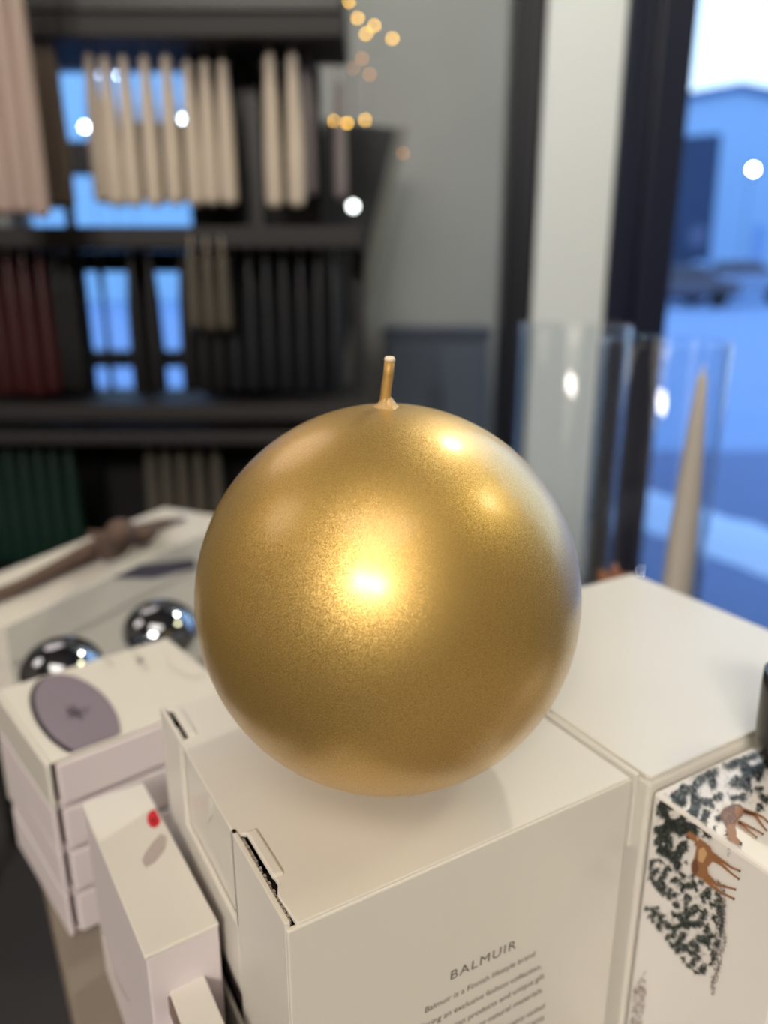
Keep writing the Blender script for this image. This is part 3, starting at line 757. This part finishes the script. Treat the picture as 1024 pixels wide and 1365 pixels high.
wick_c = mat('cotton_wick', (190, 180, 165), .8)
def make_candle(name, mm, L, rb_=.0118, rt=.0055):
    prof = [(0, 0), (rb_ * .55, .0012), (rb_ * .9, .0045), (rb_, .010), (rb_ * .98, L * .35), (rb_ * .8, L * .7), (rt, L * .97), (rt * .6, L - .001), (0, L)]
    o = obj(name, lathe(bmesh.new(), prof, 16), mm, None, True)
    w = obj('wick', tube(bmesh.new(), [(0, 0, L - .002), (0, 0, L + .018)], .0012, 5), wick_c, o)
    return o
pale = mat('ivory_wax', (204, 192, 178), .55, sub=.1); pink = mat('blush_wax', (176, 156, 148), .55); dusk = mat('taupe_wax', (120, 108, 100), .6)
redw = mat('dark_red_wax', (50, 5, 12), .5); blkw = mat('black_wax', (10, 10, 13), .5); navy = mat('navy_wax', (9, 13, 22), .5)
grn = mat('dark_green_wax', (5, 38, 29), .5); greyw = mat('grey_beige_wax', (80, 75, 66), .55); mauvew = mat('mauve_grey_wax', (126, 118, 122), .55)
protos = {}
def candle(kind, mm, px, py, y, L, label, group, rb_=.0118):
    key = (kind, L, rb_)
    if key not in protos:
        o = make_candle('hanging_candle', mm, L, rb_); protos[key] = o
    else:
        s = protos[key]; o = s.copy(); COL.objects.link(o)
        for ch in s.children:
            c = ch.copy(); COL.objects.link(c); c.parent = o
    p = on_y(px, py, y); o.location = (p.x, y, p.z); o.rotation_euler = (0, 0, random.uniform(0, 6))
    tag(o, label, 'candle', group); return o
# row 1, near-left blush candles (hang from the upper board, in front)
ORD = ['leftmost', 'second from left', 'third from left', 'fourth from left', 'fifth from left', 'sixth from left', 'seventh from left']
def row(kind, mm, xs, py, y, L, group, lab, rb_=.0118):
    for i, x in enumerate(xs):
        l = lab
        if len(xs) > 1: l = lab + ', ' + ('rightmost' if i == len(xs) - 1 else ORD[i])
        candle(kind, mm, x, py + random.uniform(-3, 3), y, L, l, group, rb_)
row('blush', pink, [-6, 14, 36], 288, .98, .30, 'blush taper candles at the far left', 'blush taper candle at the top left corner', .0125)
row('blush2', pink, [56], 290, .98, .335, 'tallest blush taper candles at the far left', 'tallest blush taper candle, right end of the top left row', .0105)
row('taupe', dusk, [74, 90], 278, 1.12, .215, 'dim taupe candles between the blush and ivory ones', 'dim taupe candle between the blush and the ivory candles')
row('ivory', pale, [138, 158, 181, 208, 235], 274, 1.14, .185, 'ivory taper candles on the top row', 'ivory taper candle before blue light, top row')
row('ivory_right', pale, [262, 284, 307], 276, 1.15, .180, 'ivory candles right of the gap lit blue', 'ivory taper candle just left of the dark gap, top row')
row('ivory_right2', pale, [367, 396], 276, 1.14, .195, 'pair of ivory candles right of the dark gap', 'ivory taper candle of the bright pair right of the dark gap')
candle('mauve', mauvew, 412, 262, 1.18, .185, 'dimmer ivory-grey candle just right of the bright pair', 'single grey candles at the right end')
candle('mauve', mauvew, 455, 266, 1.18, .150, 'single mauve-grey candle at the right end of the top row', 'single grey candles at the right end', .009)
# rear half-length row keeping the lower gaps closed
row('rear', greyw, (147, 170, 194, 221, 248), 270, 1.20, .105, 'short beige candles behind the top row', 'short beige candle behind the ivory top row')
# row 2
row('red', redw, [-4, 14, 34, 54, 75], 528, 1.13, .19, 'dark red taper candles', 'dark red taper candle in the middle row at left', .0125)
row('black', blkw, [94, 109, 190, 214, 256, 276, 296], 524, 1.14, .19, 'black taper candles', 'black taper candle in the middle row', .0115)
candle('thin', blkw, 150, 524, 1.16, .19, 'slim black candle alone between two strips of blue light', 'slim black candles', .004)
row('navy', navy, [318, 340, 362, 384, 406, 428, 450], 524, 1.14, .19, 'navy-black taper candles', 'navy-black taper candle, right of the middle row', .0125)
row('lit_tops', greyw, [262, 282, 302], 440, 1.10, .105, 'grey-beige pieces standing in for lit candle tops, middle row', 'short grey-beige piece standing in for a lit candle top, middle row', .0095)  # short pale pieces stand in for the lit tops of candles fading into shade
# row 3
row('green', grn, [-4, 14, 33, 52, 71, 90, 110], 752, 1.14, .205, 'dark green taper candles', 'dark green taper candle in the bottom row', .0125)
row('greybeige', greyw, [212, 232, 252, 274, 296], 740, 1.16, .19, 'grey-beige candles in the bottom row', 'grey-beige taper candle in the bottom row', .0115)
# glass dish on the lower shelf edge, silvery trinkets on the middle shelf
gp = on_y(330, 562, 1.05)
# ================================================================ BACKGROUND PIECES
# leaning dark board
pts = [on_y(px, py, 1.64) for px, py in ((432, 158), (528, 170), (442, 548))]
d_ = (pts[2] - pts[1]).normalized(); k = pts[1].z / -d_.z; pb_ = pts[1] + d_ * k
bd = obj('leaning_board', prism(bmesh.new(), [pts[0], pts[1], pb_, pb_ + Vector((-.14, 0, 0))], (0, 1, 0), .02), mat('board_black', (18, 24, 30), .5, noise_s=5, noise_a=.2), bevel=.002)
nrm = Vector((1, 0, .0))
obj('board_edge', prism(bmesh.new(), [pts[1] + nrm * .001, pts[1] + nrm * .022, pb_ + nrm * .022, pb_ + nrm * .001], (0, 1, 0), .02), mat('board_grey_edge', (96, 100, 98), .6), bd)
tag(bd, 'black board leaning behind the right end of the candle rack', 'board')
# slate cabinet at the wall
a = on_y(512, 432, 1.75); b = on_y(652, 444, 1.75); zt = a.z - .01
cab = empty('slate_cabinet', ((a.x + b.x) / 2, 1.8, 0)); w_ = (b.x - a.x) / 2
cm = mat('slate_paint', (62, 72, 86), .6, noise_s=5, noise_a=.12)
obj('carcass', boxes((-w_, w_, -.045, .09, 0, zt - .02)), cm, cab, bevel=.004)
obj('worktop', boxes((-w_ - .006, w_ + .006, -.055, .09, zt - .019, zt)), mat('slate_top', (50, 60, 76), .5), cab, bevel=.003)
for s in (-1, 1):
    dr = obj('door', boxes((min(s * .003, s * (w_ - .004)), max(s * .003, s * (w_ - .004)), -.053, -.0455, .05, zt - .03)), cm, cab, bevel=.003)
    obj('handle', boxes((s * .012 - .003, s * .012 + .003, -.062, -.0535, zt - .2, zt - .12)), black, dr)
tag(cab, 'slate-blue cabinet standing against the grey wall behind the candle', 'cabinet')
# fairy lights on a wire
fl = on_y(480, 60, 1.7); fls = empty('fairy_lights', tuple(fl))
pos = [(465, 2), (477, 24), (499, 34), (488, 45), (523, 51), (483, 78), (470, 91), (493, 99), (487, 160), (463, 164), (446, 161), (537, 204)]
P3 = [on_y(px, py, 1.5 if 446 <= px <= 470 and py > 150 else 1.72) - fl for px, py in pos]
gl = mat('fairy_glow', (255, 200, 80), .3, emis=((255, 196, 70), 16)); gl2 = mat('fairy_glow_dim', (255, 170, 60), .3, emis=((255, 160, 50), 4))
wire = [on_y(460, -60, 1.72) - fl]
for p in P3:
    wire += [(wire[-1] + p) / 2 + Vector((.004, .004, -.006)), p + Vector((0, 0, .004))]
obj('wire', tube(bmesh.new(), wire, .0006, 5), mat('copper_wire', (70, 66, 56), .5), fls)
for i, p in enumerate(P3):
    r = .0026; bm = lathe(bmesh.new(), [(0, -r)] + [(r * math.cos(R(t)), r * math.sin(R(t))) for t in (-60, -30, 0, 30, 60)] + [(0, r)], 10, p.x, p.y, p.z)
    obj('bulb', bm, gl2 if i in (5, 6, 7, 11) else gl, fls, True)
tag(fls, 'string of warm golden fairy lights hanging before the grey wall', 'string lights')
# round white bulb by the rack end
p = on_y(471, 275, 1.5)
pl = obj('pendant_bulb', lathe(bmesh.new(), [(0, -.008)] + [(.008 * math.cos(R(t)), .008 * math.sin(R(t))) for t in range(-75, 90, 15)] + [(0, .008)], 16), mat('white_bulb', (255, 255, 245), .3, emis=((240, 250, 245), 7)), None, True, loc=p)
obj('cord', tube(bmesh.new(), [(0, 0, .0078), (0, 0, 3.19 - p.z)], .0012, 6), black, pl)
obj('socket', tube(bmesh.new(), [(0, 0, .0075), (0, 0, .022)], .004, 8), black, pl)
tag(pl, 'small round white lit bulb beside the right end of the rack', 'lamp')
